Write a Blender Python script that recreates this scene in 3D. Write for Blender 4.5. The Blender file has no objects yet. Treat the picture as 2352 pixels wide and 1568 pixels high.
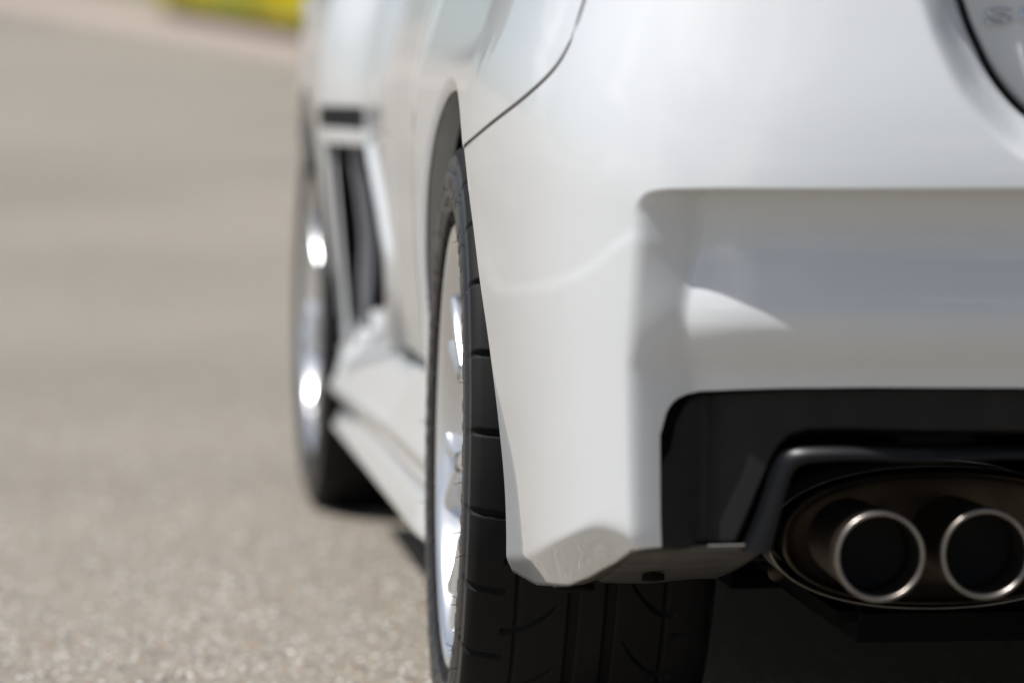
import bpy, bmesh, math, random
import numpy as np
from mathutils import Vector, Matrix

C = bpy.context.scene.collection
sc = bpy.context.scene
rnd = random.Random(7)

# ---------------------------------------------------------------- camera
CAMH = 0.722
FPX = 9825.0                     # focal length in pixels of a 2352 px wide picture
PITCH = math.atan(602 / FPX)
YAW = math.atan(1019 / FPX * math.cos(PITCH))
cam_d = bpy.data.cameras.new('camera')
cam = bpy.data.objects.new('camera', cam_d); C.objects.link(cam)
cam.location = (0, 0, CAMH)
cam.rotation_euler = (math.radians(90) - PITCH, 0, -YAW)
cam_d.sensor_width = 36; cam_d.lens = 36 * FPX / 2352
cam_d.clip_start = 0.05; cam_d.clip_end = 3000
cam_d.dof.use_dof = True
cam_d.dof.focus_distance = 4.24
cam_d.dof.aperture_fstop = 3.3
cam_d.dof.aperture_blades = 0
sc.camera = cam

# ---------------------------------------------------------------- sky and sun
SUN = Vector((-0.54, -0.10, 1.0)).normalized()     # towards the sun
w = bpy.data.worlds.new('World'); sc.world = w; w.use_nodes = True
nt = w.node_tree
bg = nt.nodes['Background']
sky = nt.nodes.new('ShaderNodeTexSky'); sky.sky_type = 'NISHITA'; sky.sun_disc = False
sky.sun_elevation = math.asin(SUN.z)
sky.sun_rotation = math.atan2(SUN.x, SUN.y)
sky.air_density = 1.0; sky.dust_density = 1.6; sky.ozone_density = 1.0
# thin scattered cloud over the whole sky
tcw = nt.nodes.new('ShaderNodeTexCoord'); mp = nt.nodes.new('ShaderNodeMapping'); mp.inputs['Scale'].default_value = (1, 1, 2.2)
cn = nt.nodes.new('ShaderNodeTexNoise'); cn.inputs['Scale'].default_value = 2.3; cn.inputs['Detail'].default_value = 7; cn.inputs['Distortion'].default_value = .5
cr = nt.nodes.new('ShaderNodeValToRGB'); cr.color_ramp.elements[0].position = .50; cr.color_ramp.elements[0].color = (0,0,0,1)
cr.color_ramp.elements[1].position = .68; cr.color_ramp.elements[1].color = (.85,.85,.85,1)
cm = nt.nodes.new('ShaderNodeMix'); cm.data_type = 'RGBA'; cm.inputs[7].default_value = (13, 13, 13.4, 1)
nt.links.new(tcw.outputs['Generated'], mp.inputs[0]); nt.links.new(mp.outputs[0], cn.inputs['Vector']); nt.links.new(cn.outputs['Fac'], cr.inputs[0])
nt.links.new(cr.outputs[0], cm.inputs[0]); nt.links.new(sky.outputs[0], cm.inputs[6])
nt.links.new(cm.outputs[2], bg.inputs[0]); bg.inputs[1].default_value = 0.062
sun_d = bpy.data.lights.new('sun', 'SUN'); sun_d.energy = 4.8; sun_d.angle = math.radians(0.53)
sun_d.color = (1.0, 0.975, 0.94)
sun = bpy.data.objects.new('sun', sun_d); C.objects.link(sun)
sun.rotation_euler = (-SUN).to_track_quat('-Z', 'Y').to_euler()
sc.view_settings.view_transform = 'Standard'; sc.view_settings.look = 'None'
sc.view_settings.gamma = 1.0; sc.view_settings.exposure = 0.26
sc.view_settings.use_curve_mapping = False

# ---------------------------------------------------------------- materials
def mat(name, base=(.5,.5,.5), rough=.5, metal=0, coat=0, coat_rough=.03, spec=.5, noise=None, bump=None, ior=1.5):
    m = bpy.data.materials.new(name); m.use_nodes = True
    n = m.node_tree.nodes; l = m.node_tree.links; b = n['Principled BSDF']
    b.inputs['Base Color'].default_value = (*base, 1); b.inputs['Roughness'].default_value = rough
    b.inputs['Metallic'].default_value = metal; b.inputs['Coat Weight'].default_value = coat
    b.inputs['Coat Roughness'].default_value = coat_rough; b.inputs['Specular IOR Level'].default_value = spec
    b.inputs['IOR'].default_value = ior
    tc = n.new('ShaderNodeTexCoord')
    if noise:                                   # (scale, second colour, low, high)
        t = n.new('ShaderNodeTexNoise'); t.inputs['Scale'].default_value = noise[0]; t.inputs['Detail'].default_value = 8
        r = n.new('ShaderNodeValToRGB')
        r.color_ramp.elements[0].position = noise[2]; r.color_ramp.elements[0].color = (*base, 1)
        r.color_ramp.elements[1].position = noise[3]; r.color_ramp.elements[1].color = (*noise[1], 1)
        l.new(tc.outputs['Object'], t.inputs['Vector']); l.new(t.outputs['Fac'], r.inputs[0]); l.new(r.outputs[0], b.inputs['Base Color'])
        r2 = n.new('ShaderNodeMapRange'); r2.inputs['To Min'].default_value = rough * .8; r2.inputs['To Max'].default_value = min(1, rough * 1.25)
        l.new(t.outputs['Fac'], r2.inputs['Value']); l.new(r2.outputs[0], b.inputs['Roughness'])
    if bump:                                    # (scale, strength, distance)
        t = n.new('ShaderNodeTexNoise'); t.inputs['Scale'].default_value = bump[0]; t.inputs['Detail'].default_value = 4
        bp = n.new('ShaderNodeBump'); bp.inputs['Strength'].default_value = bump[1]; bp.inputs['Distance'].default_value = bump[2]
        l.new(tc.outputs['Object'], t.inputs['Vector']); l.new(t.outputs['Fac'], bp.inputs['Height']); l.new(bp.outputs[0], b.inputs['Normal'])
    return m

PAINT = mat('white_paint', (.60,.62,.64), .4, coat=1.0, coat_rough=.012, noise=(3.0,(.58,.598,.616),.35,.7))
PAINT.node_tree.nodes['Principled BSDF'].inputs['Coat IOR'].default_value = 1.7
PAINT_IN = mat('paint_overspray', (.42,.41,.40), .6, noise=(30,(.3,.29,.27),.4,.7))
GREYPL = mat('grey_plastic', (.055,.051,.045), .6, noise=(22,(.03,.028,.025),.4,.65))
BLACKPL = mat('black_plastic', (.009,.0082,.0080), .55, spec=.28, noise=(40,(.007,.0065,.0065),.4,.7), bump=(900,.12,.0004))
GLOSSBL = mat('satin_black_trim', (.0035,.0038,.0050), .36, spec=.22)
RUBBER = mat('rubber', (.0065,.0063,.0070), .68, spec=.2, noise=(25,(.010,.0096,.0096),.42,.7), bump=(700,.35,.0004))
SIDERUB = mat('sidewall_rubber', (.013,.013,.0145), .34, spec=.45, noise=(18,(.019,.018,.018),.42,.7))
SILVER = mat('silver_wheel_paint', (.72,.735,.76), .26, metal=.85, coat=.8, coat_rough=.08)
DISC = mat('brake_disc', (.32,.31,.30), .35, metal=1)
STEEL = mat('exhaust_steel', (.31,.285,.265), .34, metal=1, noise=(30,(.22,.195,.17),.4,.7))
MUFF = mat('muffler_steel', (.085,.066,.050), .45, metal=.9, noise=(14,(.033,.026,.020),.35,.7))
BOREBL = mat('bore_black', (.006,.006,.006), .9)
CHROME = mat('chrome', (.62,.64,.68), .06, metal=1)
GLASS = mat('dark_glass', (.02,.024,.028), .03, spec=.8)
LAMP = mat('red_lamp', (.35,.01,.012), .08, coat=1)
LINER = mat('arch_liner', (.03,.028,.027), .75, noise=(20,(.07,.06,.05),.45,.75))
UNDER = mat('underbody', (.003,.003,.0034), .85, spec=.1, noise=(9,(.006,.0055,.005),.4,.7))
VENT = mat('vent_black', (.006,.006,.008), .7, spec=.2)
VENTG = mat('vent_louver', (.16,.165,.18), .5)

def asphalt():
    m = bpy.data.materials.new('asphalt'); m.use_nodes = True
    n = m.node_tree.nodes; l = m.node_tree.links; b = n['Principled BSDF']
    tc = n.new('ShaderNodeTexCoord')
    def vor(scale, feature='F1'):
        v = n.new('ShaderNodeTexVoronoi'); v.feature = feature; v.inputs['Scale'].default_value = scale
        v.inputs['Randomness'].default_value = 1.0
        l.new(tc.outputs['Object'], v.inputs['Vector']); return v
    v1 = vor(112); v2 = vor(300)
    def ramp(cols, src):
        r = n.new('ShaderNodeValToRGB'); cr = r.color_ramp; cr.interpolation = 'CONSTANT'
        while len(cr.elements) > 1: cr.elements.remove(cr.elements[-1])
        for i, (p, c) in enumerate(cols):
            e = cr.elements[0] if i == 0 else cr.elements.new(p)
            e.position = p; e.color = (*c, 1)
        l.new(src, r.inputs[0]); return r
    s1 = n.new('ShaderNodeSeparateColor'); l.new(v1.outputs['Color'], s1.inputs[0])
    s2 = n.new('ShaderNodeSeparateColor'); l.new(v2.outputs['Color'], s2.inputs[0])
    pal = [(0,(0.180,0.152,0.119)),(.16,(0.232,0.203,0.163)),(.34,(0.284,0.254,0.211)),(.5,(0.147,0.129,0.104)),(.6,(0.322,0.296,0.256)),(.70,(0.274,0.185,0.128)),
           (.755,(0.123,0.125,0.128)),(.81,(0.255,0.231,0.194)),(.87,(0.208,0.231,0.230)),(.91,(0.435,0.407,0.371)),(.965,(0.709,0.674,0.626))]
    pal2 = [(0,(0.142,0.122,0.095)),(.2,(0.199,0.176,0.141)),(.5,(0.246,0.222,0.181)),(.75,(0.170,0.148,0.114)),(.9,(0.341,0.314,0.274)),(.97,(0.473,0.444,0.397))]
    r1 = ramp(pal, s1.outputs[0]); r2 = ramp(pal2, s2.outputs[0])
    # large stones stand only in some cells
    gt = n.new('ShaderNodeMath'); gt.operation = 'GREATER_THAN'; gt.inputs[1].default_value = .42; l.new(s1.outputs[1], gt.inputs[0])
    lt = n.new('ShaderNodeMath'); lt.operation = 'LESS_THAN'; lt.inputs[1].default_value = .42; l.new(v1.outputs['Distance'], lt.inputs[0])
    mu = n.new('ShaderNodeMath'); mu.operation = 'MULTIPLY'; l.new(gt.outputs[0], mu.inputs[0]); l.new(lt.outputs[0], mu.inputs[1])
    mx = n.new('ShaderNodeMix'); mx.data_type = 'RGBA'
    l.new(mu.outputs[0], mx.inputs[0]); l.new(r2.outputs[0], mx.inputs[6]); l.new(r1.outputs[0], mx.inputs[7])
    # broad stains and wear
    no = n.new('ShaderNodeTexNoise'); no.inputs['Scale'].default_value = .55; no.inputs['Detail'].default_value = 5
    l.new(tc.outputs['Object'], no.inputs['Vector'])
    mr = n.new('ShaderNodeMapRange'); mr.inputs['From Min'].default_value = .35; mr.inputs['From Max'].default_value = .65
    mr.inputs['To Min'].default_value = .86; mr.inputs['To Max'].default_value = 1.06
    l.new(no.outputs['Fac'], mr.inputs['Value'])
    mm = n.new('ShaderNodeVectorMath'); mm.operation = 'SCALE'
    l.new(mx.outputs[2], mm.inputs[0]); l.new(mr.outputs[0], mm.inputs['Scale'])
    l.new(mm.outputs[0], b.inputs['Base Color'])
    b.inputs['Roughness'].default_value = .75
    bp = n.new('ShaderNodeBump'); bp.invert = True; bp.inputs['Strength'].default_value = .7; bp.inputs['Distance'].default_value = .003
    l.new(v1.outputs['Distance'], bp.inputs['Height']); l.new(bp.outputs[0], b.inputs['Normal'])
    return m
ASPH = asphalt()
GUTTER = mat('pinkish_concrete', (.36,.29,.25), .85, noise=(3,(.30,.25,.22),.4,.7))
GRASSG = mat('grass_ground', (.40,.40,.03), .9, noise=(2,(.62,.56,.02),.4,.65))
GRASS = mat('grass_blade', (.42,.44,.03), .7, noise=(1.5,(.72,.64,.02),.35,.55))
LEAF = mat('leaves', (.045,.07,.025), .6, noise=(2,(.09,.11,.04),.4,.7))
BARK = mat('bark', (.10,.075,.055), .9)

# ---------------------------------------------------------------- helpers
def tag(o, label=None, cat=None, group=None, kind=None):
    if label: o['label'] = label
    if cat: o['category'] = cat
    if group: o['group'] = group
    if kind: o['kind'] = kind
    return o
def empty(name, loc, parent=None):
    o = bpy.data.objects.new(name, None); C.objects.link(o); o.location = loc
    if parent: o.parent = parent
    return o
def mesh(name, verts, faces, smooth=True):
    me = bpy.data.meshes.new(name)
    verts = np.asarray(verts, dtype=np.float64)
    me.from_pydata(verts.tolist() if len(verts) < 2000 and not isinstance(faces, np.ndarray) else [], [], faces if not isinstance(faces, np.ndarray) and len(verts) < 2000 else [])
    if isinstance(faces, np.ndarray) or len(verts) >= 2000:
        f = np.asarray(faces, dtype=np.int32)
        me.vertices.add(len(verts)); me.vertices.foreach_set('co', verts.astype(np.float32).ravel())
        k = f.shape[1]
        me.loops.add(f.size); me.loops.foreach_set('vertex_index', f.ravel())
        me.polygons.add(len(f)); me.polygons.foreach_set('loop_start', np.arange(0, f.size, k, dtype=np.int32))
        me.polygons.foreach_set('loop_total', np.full(len(f), k, dtype=np.int32))
        me.update(calc_edges=True); me.validate()
    if smooth: me.polygons.foreach_set('use_smooth', [True] * len(me.polygons))
    me.update()
    return me
def link(name, me, m, parent=None, loc=None):
    o = bpy.data.objects.new(name, me); C.objects.link(o)
    if m is not None and len(me.materials) == 0: me.materials.append(m)
    if parent: o.parent = parent
    if loc: o.location = loc
    return o
def grid_faces(n, m, wrap_n=False, off=0):
    a = np.arange(n * m).reshape(n, m)
    if wrap_n: a = np.vstack([a, a[:1]])
    q = np.stack([a[:-1,:-1], a[1:,:-1], a[1:,1:], a[:-1,1:]], -1).reshape(-1, 4)
    return q + off
def grid_mesh(name, P, wrap=False, flip=False):
    n, m = P.shape[:2]
    f = grid_faces(n, m, wrap)
    if flip: f = f[:, ::-1]
    return mesh(name, P.reshape(-1, 3), f)
def solid(o, t, off=-1):
    md = o.modifiers.new('solid', 'SOLIDIFY'); md.thickness = t; md.offset = off; md.use_even_offset = False
    return o
def smooth_by_angle(me, deg=35):
    bm = bmesh.new(); bm.from_mesh(me)
    for f in bm.faces: f.smooth = True
    for e in bm.edges:
        if len(e.link_faces) == 2 and e.calc_face_angle(0) > math.radians(deg): e.smooth = False
    bm.to_mesh(me); bm.free()
def revolve(prof, n=64, axis='x', c=(0,0,0), close=False, a0=0, a1=2*math.pi):
    """profile of (along axis, radius)"""
    prof = np.array(prof, float)
    wrap = abs(a1 - a0 - 2*math.pi) < 1e-6
    th = np.linspace(a0, a1, n, endpoint=not wrap)
    P = np.zeros((n, len(prof), 3))
    if axis == 'x':
        P[..., 0] = prof[None, :, 0]; P[..., 1] = np.cos(th)[:, None] * prof[None, :, 1]; P[..., 2] = np.sin(th)[:, None] * prof[None, :, 1]
    else:
        P[..., 1] = prof[None, :, 0]; P[..., 0] = np.cos(th)[:, None] * prof[None, :, 1]; P[..., 2] = np.sin(th)[:, None] * prof[None, :, 1]
    P += np.array(c)
    return P, wrap
def sstep(x, a, b):
    t = np.clip((np.asarray(x, float) - a) / (b - a), 0, 1); return t * t * (3 - 2 * t)
def nspline(xk, yk, x):
    """natural cubic spline"""
    xk = np.array(xk, float); yk = np.array(yk, float); n = len(xk)
    h = np.diff(xk); A = np.eye(n); r = np.zeros(n)
    for i in range(1, n-1):
        A[i, i-1] = h[i-1]; A[i, i] = 2*(h[i-1]+h[i]); A[i, i+1] = h[i]
        r[i] = 6*((yk[i+1]-yk[i])/h[i] - (yk[i]-yk[i-1])/h[i-1])
    M = np.linalg.solve(A, r)
    x = np.asarray(x, float); i = np.clip(np.searchsorted(xk, x) - 1, 0, n-2)
    a = (xk[i+1]-x)/h[i]; b = (x-xk[i])/h[i]
    return a*yk[i] + b*yk[i+1] + ((a**3-a)*M[i] + (b**3-b)*M[i+1])*h[i]**2/6
def smooth_interp(x, xk, yk, wd):
    """piecewise linear, box smoothed"""
    x = np.asarray(x, float); acc = 0
    for k in np.linspace(-1, 1, 9): acc = acc + np.interp(x + k*wd, xk, yk)
    return acc / 9

# measured points of the photograph, used to find real positions on the body
cw, sw, cp, sp = math.cos(YAW), math.sin(YAW), math.cos(PITCH), math.sin(PITCH)
Rv = np.array((cw, -sw, 0)); Fv = np.array((sw*cp, cw*cp, -sp)); Uv = np.array((sw*sp, cw*sp, cp))
def proj(P):
    P = np.asarray(P, float) - np.array((0,0,CAMH))
    d = P @ Fv
    return 1176 + FPX * (P @ Rv)/d, 784 - FPX * (P @ Uv)/d
def at(px, py, Y):
    d = Fv*FPX + Rv*(px-1176) - Uv*(py-784)
    return np.array((0,0,CAMH)) + d * (Y/d[1])
def z_at(X, Y, py):
    """height at plan position X, Y that appears at row py"""
    X = np.asarray(X, float); Y = np.asarray(Y, float)
    k = (784-py)/FPX
    # (X,Y,z').Uv = k (X,Y,z').Fv
    return CAMH + (k*(X*Fv[0]+Y*Fv[1]) - X*Uv[0] - Y*Uv[1])/(Uv[2]-k*Fv[2])

# ---------------------------------------------------------------- ground
XC = 1.29                        # centre line of the car
YR, YF = 4.57, 7.22              # axles
RT = 0.327                       # tyre radius
def ground_z(X, Y):
    Y = np.asarray(Y, float); t = np.clip(Y-8.5, 0, 6)
    z = .085*t*t/12 + .085*np.clip(Y-14.5, 0, 22)
    tb = np.clip(Y-36.5, 0, 14)
    return z + .085*tb - .085*tb*tb/28
ys = np.concatenate([np.linspace(-300,-20,10), np.linspace(-15,8,24), np.linspace(8.3,52,120), np.geomspace(55,1500,24)])
xs = np.concatenate([-np.geomspace(1200,12,16), np.linspace(-10,14,30), np.geomspace(16,1200,16)])
GX, GY = np.meshgrid(xs, ys, indexing='ij')
me = grid_mesh('asphalt_ground', np.stack([GX, GY, ground_z(GX, GY)], -1))
tag(link('ground', me, ASPH), kind='structure')
# gutter strip and grass verge lie on the rising ground at the far side of the road
def verge_Y(X): return 23.8 - 2.7*X + .15*np.sin(X*1.1)     # runs nearer towards the right
def strip(name, off0, off1, dz, m, n=60, x0=.5, x1=5.5, k=6):
    X = np.linspace(x0, x1, n)
    P = np.zeros((n, k, 3))
    for j in range(k):
        Y = verge_Y(X) + off0 + (off1-off0)*j/(k-1)
        P[:, j, 0] = X; P[:, j, 1] = Y; P[:, j, 2] = ground_z(X, Y) + dz
    return link(name, grid_mesh(name, P), m)
tag(strip('gutter', 0, 1.6, .006, GUTTER, x0=-2), kind='structure')
tag(strip('verge', 1.6, 24, .10, GRASSG), kind='structure')
tag(strip('kerb', 1.45, 1.6, .10, GUTTER), kind='structure')
gv = []; gf = []
for i in range(16000):
    X = rnd.uniform(.5, 3); Y = float(verge_Y(X)) + 1.65 + rnd.uniform(0, 1)**1.5*9
    z = float(ground_z(X, Y)) + .10; h = rnd.uniform(.10, .32); wd = rnd.uniform(.012, .03)
    a = rnd.uniform(0, math.pi); dx, dy = math.cos(a)*wd, math.sin(a)*wd; lx, ly = rnd.gauss(0,.05), rnd.gauss(0,.05)
    k = len(gv)
    gv += [(X-dx,Y-dy,z), (X+dx,Y+dy,z), (X+lx,Y+ly,z+h)]; gf.append((k,k+1,k+2))
tag(link('grass', mesh('grass', gv, np.array(gf), False), GRASS), 'yellow green flowering grass on the verge beyond the road', 'grass', kind='stuff')
# loose chips bedded in the asphalt surface
base = [(1,0,0),(-.5,.87,0),(-.5,-.87,0),(0,0,.8),(.5,.5,.45),(-.6,.1,.4)]
icos = bmesh.new(); bmesh.ops.create_icosphere(icos, subdivisions=1, radius=1)
iv = np.array([v.co[:] for v in icos.verts]); ifc = np.array([[v.index for v in f.verts] for f in icos.faces]); icos.free()
rs = np.random.RandomState(3)
N = 26000
u = rs.rand(N); Yc = 1/(1/11.0 + u*(1/4.4-1/11.0)) ; Xc = rs.uniform(-.25, 1.0, N) * Yc * .125
keep = (Xc > -.3) & (Xc < 1.0); Yc = Yc[keep]; Xc = Xc[keep]; N = len(Yc)
rad = .0010 + .0029*rs.rand(N)**2.2
Vv = iv[None]*rad[:, None, None]*(1+.5*(rs.rand(N, 12, 3)-.5)); Vv[..., 2] *= .6
Vv[..., 0] += Xc[:, None]; Vv[..., 1] += Yc[:, None]; Vv[..., 2] += (ground_z(Xc, Yc) + rad*.15)[:, None]
Fc = (ifc[None] + (np.arange(N)*12)[:, None, None]).reshape(-1, 3)
me = mesh('grit', Vv.reshape(-1, 3), Fc, False)
CH = []
for nm, c in (('chip_pale',(.78,.76,.73)), ('chip_beige',(.34,.30,.25)), ('chip_rust',(.36,.20,.13)), ('chip_grey',(.13,.13,.135))):
    me.materials.append(mat(nm, c, .55))
idx = np.repeat(rs.choice(4, N, p=(.20,.42,.12,.26)), 20)
me.polygons.foreach_set('material_index', idx.astype(np.int32))
tag(link('grit', me, None), 'tiny pale and rust stone chips in the road surface', 'grit', kind='stuff')

# ---------------------------------------------------------------- the car
car = empty('parked_car', (XC, YR+.3, 0))
tag(car, 'white sports saloon seen close from behind its left rear corner, with silver multi-spoke wheels', 'car')
def part(name, me, m, parent=None, label=None):
    """mesh is in world coordinates; parent empties sit at the car origin"""
    o = link(name, me, m); o.parent = parent or car
    if parent is None or parent is car: o.location = (-XC, -(YR+.3), 0)
    if label: o['label'] = label
    return o

# plan outline of the rear left corner, from the wheel arch round to the centre line
PC = np.array([(.400,4.90),(.400,4.70),(.400,4.50),(.400,4.40),(.4005,4.30),(.403,4.20),(.408,4.10),(.4185,3.98),(.435,3.88),(.462,3.795),(.505,3.728),(.57,3.682),(.68,3.645),(.85,3.618),(1.05,3.603),(1.29,3.597)])
ck = np.concatenate([[0], np.cumsum(np.hypot(*np.diff(PC, axis=0).T))])
sd = np.linspace(0, ck[-1], 6000)
Xd = nspline(ck, PC[:,0], sd); Yd = nspline(ck, PC[:,1], sd)
sd = np.concatenate([[0], np.cumsum(np.hypot(np.diff(Xd), np.diff(Yd)))])
i0 = np.argmin(abs(Yd-4.185)); sd = sd - sd[i0]; SMAX = sd[-1]
def C2(s):
    s = np.asarray(s, float)
    X = np.interp(s, sd, Xd); Y = np.interp(s, sd, Yd)
    Y = np.where(s < sd[0], Y - (s-sd[0]), Y)
    e = .01
    tx = np.interp(s+e, sd, Xd)-np.interp(s-e, sd, Xd); ty = np.interp(s+e, sd, Yd)-np.interp(s-e, sd, Yd)
    ty = np.where(s < sd[0]+e, -1, ty); tx = np.where(s < sd[0]+e, 0, tx)
    ty = np.where(s > SMAX-2*e, 0, ty); tx = np.where(s > SMAX-2*e, 1, tx)
    L = np.hypot(tx, ty)
    return X, Y, -ty/L, tx/L          # inward normal
pxd = proj(np.stack([Xd, Yd, np.full_like(Xd, .5)], -1))[0]
def s_px(px): return float(np.interp(px, pxd, sd))

RA = .385; ZA = .325             # wheel arch
def y_arch(z):
    z = np.asarray(z, float); d = np.clip(RA**2-(z-ZA)**2, 0, None)
    return np.where(z > ZA, YR-np.sqrt(d), YR-RA+.03*np.clip((ZA-z)/.1,0,1)**2)
def s0(z): return 4.185 - y_arch(z)   # negative: further forward

z_tum = [.2,.62,.68,.74,.80,.90,.96,1.1]; i_tum = [0,0,.002,.012,.033,.068,.09,.15]
def side_X(Y, z):
    """outer skin of the left flank for Y > 4.185"""
    door = smooth_interp(z, [.2,.34,.42,.50,.60,.65,.70,.8,.9,1.1], [.476,.470,.460,.453,.449,.448,.447,.466,.494,.55], .02)
    rear = .400 + smooth_interp(z, z_tum, i_tum, .03)
    front = .397 + smooth_interp(z, [.2,.34,.62,.70,.78,.86,.95], [.036,.030,.004,0,.004,.022,.07], .03)
    wr = 1-sstep(Y, 4.93, 5.50); wf = sstep(Y, 6.40, 6.88)
    return door + (rear-door)*wr + (front-door)*wf

# line of the soft fold on the bumper side, and of the tucked lower corner
foldA = np.array([(1078,440),(1092,510),(1108,575),(1120,640),(1140,664),(1185,667),(1260,655),(1330,630),(1375,600),(1410,567),(1445,545),(1500,536)],float)
def sdist(px, py, L):
    best = np.full(px.shape, 1e9); sg = np.ones(px.shape)
    for a, b in zip(L[:-1], L[1:]):
        d = b-a; t = np.clip(((px-a[0])*d[0]+(py-a[1])*d[1])/(d@d), 0, 1)
        qx, qy = px-a[0]-t*d[0], py-a[1]-t*d[1]; dd = np.hypot(qx, qy)
        c = d[0]*(py-a[1])-d[1]*(px-a[0])
        m = dd < best; best = np.where(m, dd, best); sg = np.where(m, np.sign(c), sg)
    return best*sg               # positive = below / left of the line
def softplus(x, w): return np.where(x > 8*w, x, w*np.log1p(np.exp(np.clip(x/w, -30, 8))))

zR = [.20,.32,.44,.462,.474,.486,.498,.512,.528,.542,.57,.60,.618,.64,.9]
iR = [.037,.041,.048,.0465,.0400,.0340,.0297,.0285,.0302,.0330,.0385,.0400,.037,.034,.034]
def skin(s, z, recess=True, body=True):
    """outer skin of the rear corner at arc length s and height z"""
    s = np.asarray(s, float); z = np.asarray(z, float)
    X, Y, nx, ny = C2(s)
    px, py = proj(np.stack([X, Y, z], -1))
    side = 1-sstep(s, .0, .42)                    # 1 on the flank, 0 on the tail
    tw = sstep(s, .25, .6)
    ins = smooth_interp(z, z_tum, i_tum, .03)*(1-tw) + tw*smooth_interp(z, [.2,.63,.68,.72,.80,.85,1.1], [0,.0,.007,.016,.038,.055,.10], .02)
    ins = ins + (.4+.6*side)*smooth_interp(z, [.2,.26,.33,.42,.52,.60,.9], [.026,.024,.020,.012,.003,0,0], .02)
    if body: ins = ins + np.where(s < 0, side_X(Y, z)-.400-smooth_interp(z, z_tum, i_tum, .03), 0)
    # soft fold on the side: the surface above it is a shallow dish
    dA = sdist(px, py, foldA)
    fade = sstep(py, 360, 520)*(1-sstep(px, 1430, 1500))
    ins = ins + .0010*(1-sstep(dA, -20, 16))*fade*np.where(px > 1076, 1, 0)
    # tucked under lower corner
    yl = smooth_interp(px, [1150,1170,1250,1345,1430,1520,1600], [1282,1276,1247,1208,1240,1262,1290], 32)
    ins = ins + (.55+.4*sstep(px, 1180, 1280))*softplus(py-yl, 4.0+7*sstep(px, 1290, 1400))/2450*(1-sstep(px, 1390, 1500))
    # recessed middle of the bumper with a rounded corner
    up = np.clip(54-(py-438), 0, 54)
    xl = np.interp(py, [437,560,850,1300], [1466,1462,1436,1434]) + 54 - np.sqrt(54**2-up**2)
    wl = np.interp(py, [437,560,850,1300], [84,84,74,62])
    u = (px-xl)/wl
    prof = smooth_interp(u, [-1,0,1,2], [0,0,1,1], .16)*.90 + .10*sstep(px, 1560, 1800)
    top = sstep(py-438, -4, 9)
    if recess: ins = ins + 1.25*prof*top*smooth_interp(z, zR, iR, .009)
    return X+nx*ins, Y+ny*ins, z, px, py

def dens_px(L, n):
    L = np.array(L, float); t = np.concatenate([[0], np.cumsum(np.hypot(*np.diff(L, axis=0).T))]); q = np.linspace(0, t[-1], n)
    return list(zip(nspline(t, L[:,0], q), nspline(t, L[:,1], q)))
# upper edge of the bumper: seam with the rear wing panel, lamp, then the boot opening
seam_px = [(1057,345),(1100,306),(1140,272),(1180,240),(1225,201),(1262,163),(1283,132),(1300,95),(1316,50),(1330,0),(1340,-60),(1350,-110)]
seam_px = dens_px(seam_px, 40)
sm = []
for x_, y_ in seam_px:
    s_ = s_px(x_+0); X_, Y_, _, _ = C2(s_)
    for _ in range(6):            # walk onto the displaced skin
        z_ = float(z_at(X_, Y_, y_)); q = skin(np.array([s_]), np.array([z_])); pq = proj(np.stack([q[0], q[1], q[2]], -1))[0][0]
        s_ += (x_-pq)*2e-4; X_, Y_ = float(q[0][0]), float(q[1][0])
    sm.append((s_, z_))
sm = np.array(sm)
s_edge = float(s0(sm[0,1])); sm[0,0] = s_edge
def sn_from_s(s, z):
    a = s0(z); return np.where(s < .25, (s-a)/(1-a/.25), s)
seam_sn = sn_from_s(sm[:,0], sm[:,1]); seam_sn[0] = 0
lid_px = [(2150,-160),(2185,-60),(2208,0),(2228,60),(2250,110),(2275,160),(2305,205),(2335,240),(2365,268),(2420,300),(2500,322),(2700,338),(3200,345)]
lid_px = dens_px(lid_px, 60)
lidp = []
for x_, y_ in lid_px:
    s_ = s_px(x_); X_, Y_, _, _ = C2(s_); lidp.append((s_, float(z_at(X_, Y_, y_))))
lidp = np.array(lidp)
ZT_K = np.concatenate([seam_sn, [seam_sn[-1]+.02], lidp[:,0], [SMAX]])
ZT_V = np.concatenate([sm[:,1], [.845], lidp[:,1], [lidp[-1,1]]])
def z_top(sn): return np.minimum(smooth_interp(sn, ZT_K, ZT_V, .0015), .845)
def s_skin(px_, py_):
    s_ = s_px(px_); X_, Y_ = [float(v_) for v_ in C2(s_)[:2]]; Y_ += .03
    for _ in range(60):
        z_ = float(z_at(X_, Y_, py_)); q = skin(np.array([s_]), np.array([z_])); X_, Y_ = float(q[0][0]), float(q[1][0])
        s_ += (px_-float(proj(np.stack([q[0], q[1], q[2]], -1))[0][0]))*7e-5
    return s_, z_
s_open = s_skin(1517, 1100)[0]
bot_px = [(1150,1348),(1215,1347),(1250,1331),(1300,1306),(1350,1286),(1400,1271),(1450,1262),(1515,1261),(1600,1263)]
bk = []
for x_, y_ in bot_px:
    s_ = s_px(x_); X_, Y_, _, _ = C2(s_); bk.append((s_, float(z_at(X_, Y_, y_))))
bk = np.array(bk)
z_low = lambda s: smooth_interp(s, bk[:,0], bk[:,1], .006)
op_px = [(1517,1012),(1519,987),(1523,964),(1531,943),(1543,925),(1558,913),(1578,904),(1606,898),(1697,894),(1800,891),(2000,889),(2352,886),(3300,884)]
ok = []
for x_, y_ in op_px:
    s_, z_ = s_skin(x_, y_) if x_ < 2300 else (s_px(x_), 0); X_, Y_, _, _ = C2(s_); ok.append((s_ + (.0004 if x_ == 1517 else 0), z_ or ok[-1][1]))
ok = np.array(ok); ok[:,0] = np.maximum.accumulate(ok[:,0]+np.arange(len(ok))*1e-6)
def z_open(s): return smooth_interp(s, ok[:,0], ok[:,1], .0022)
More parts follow.
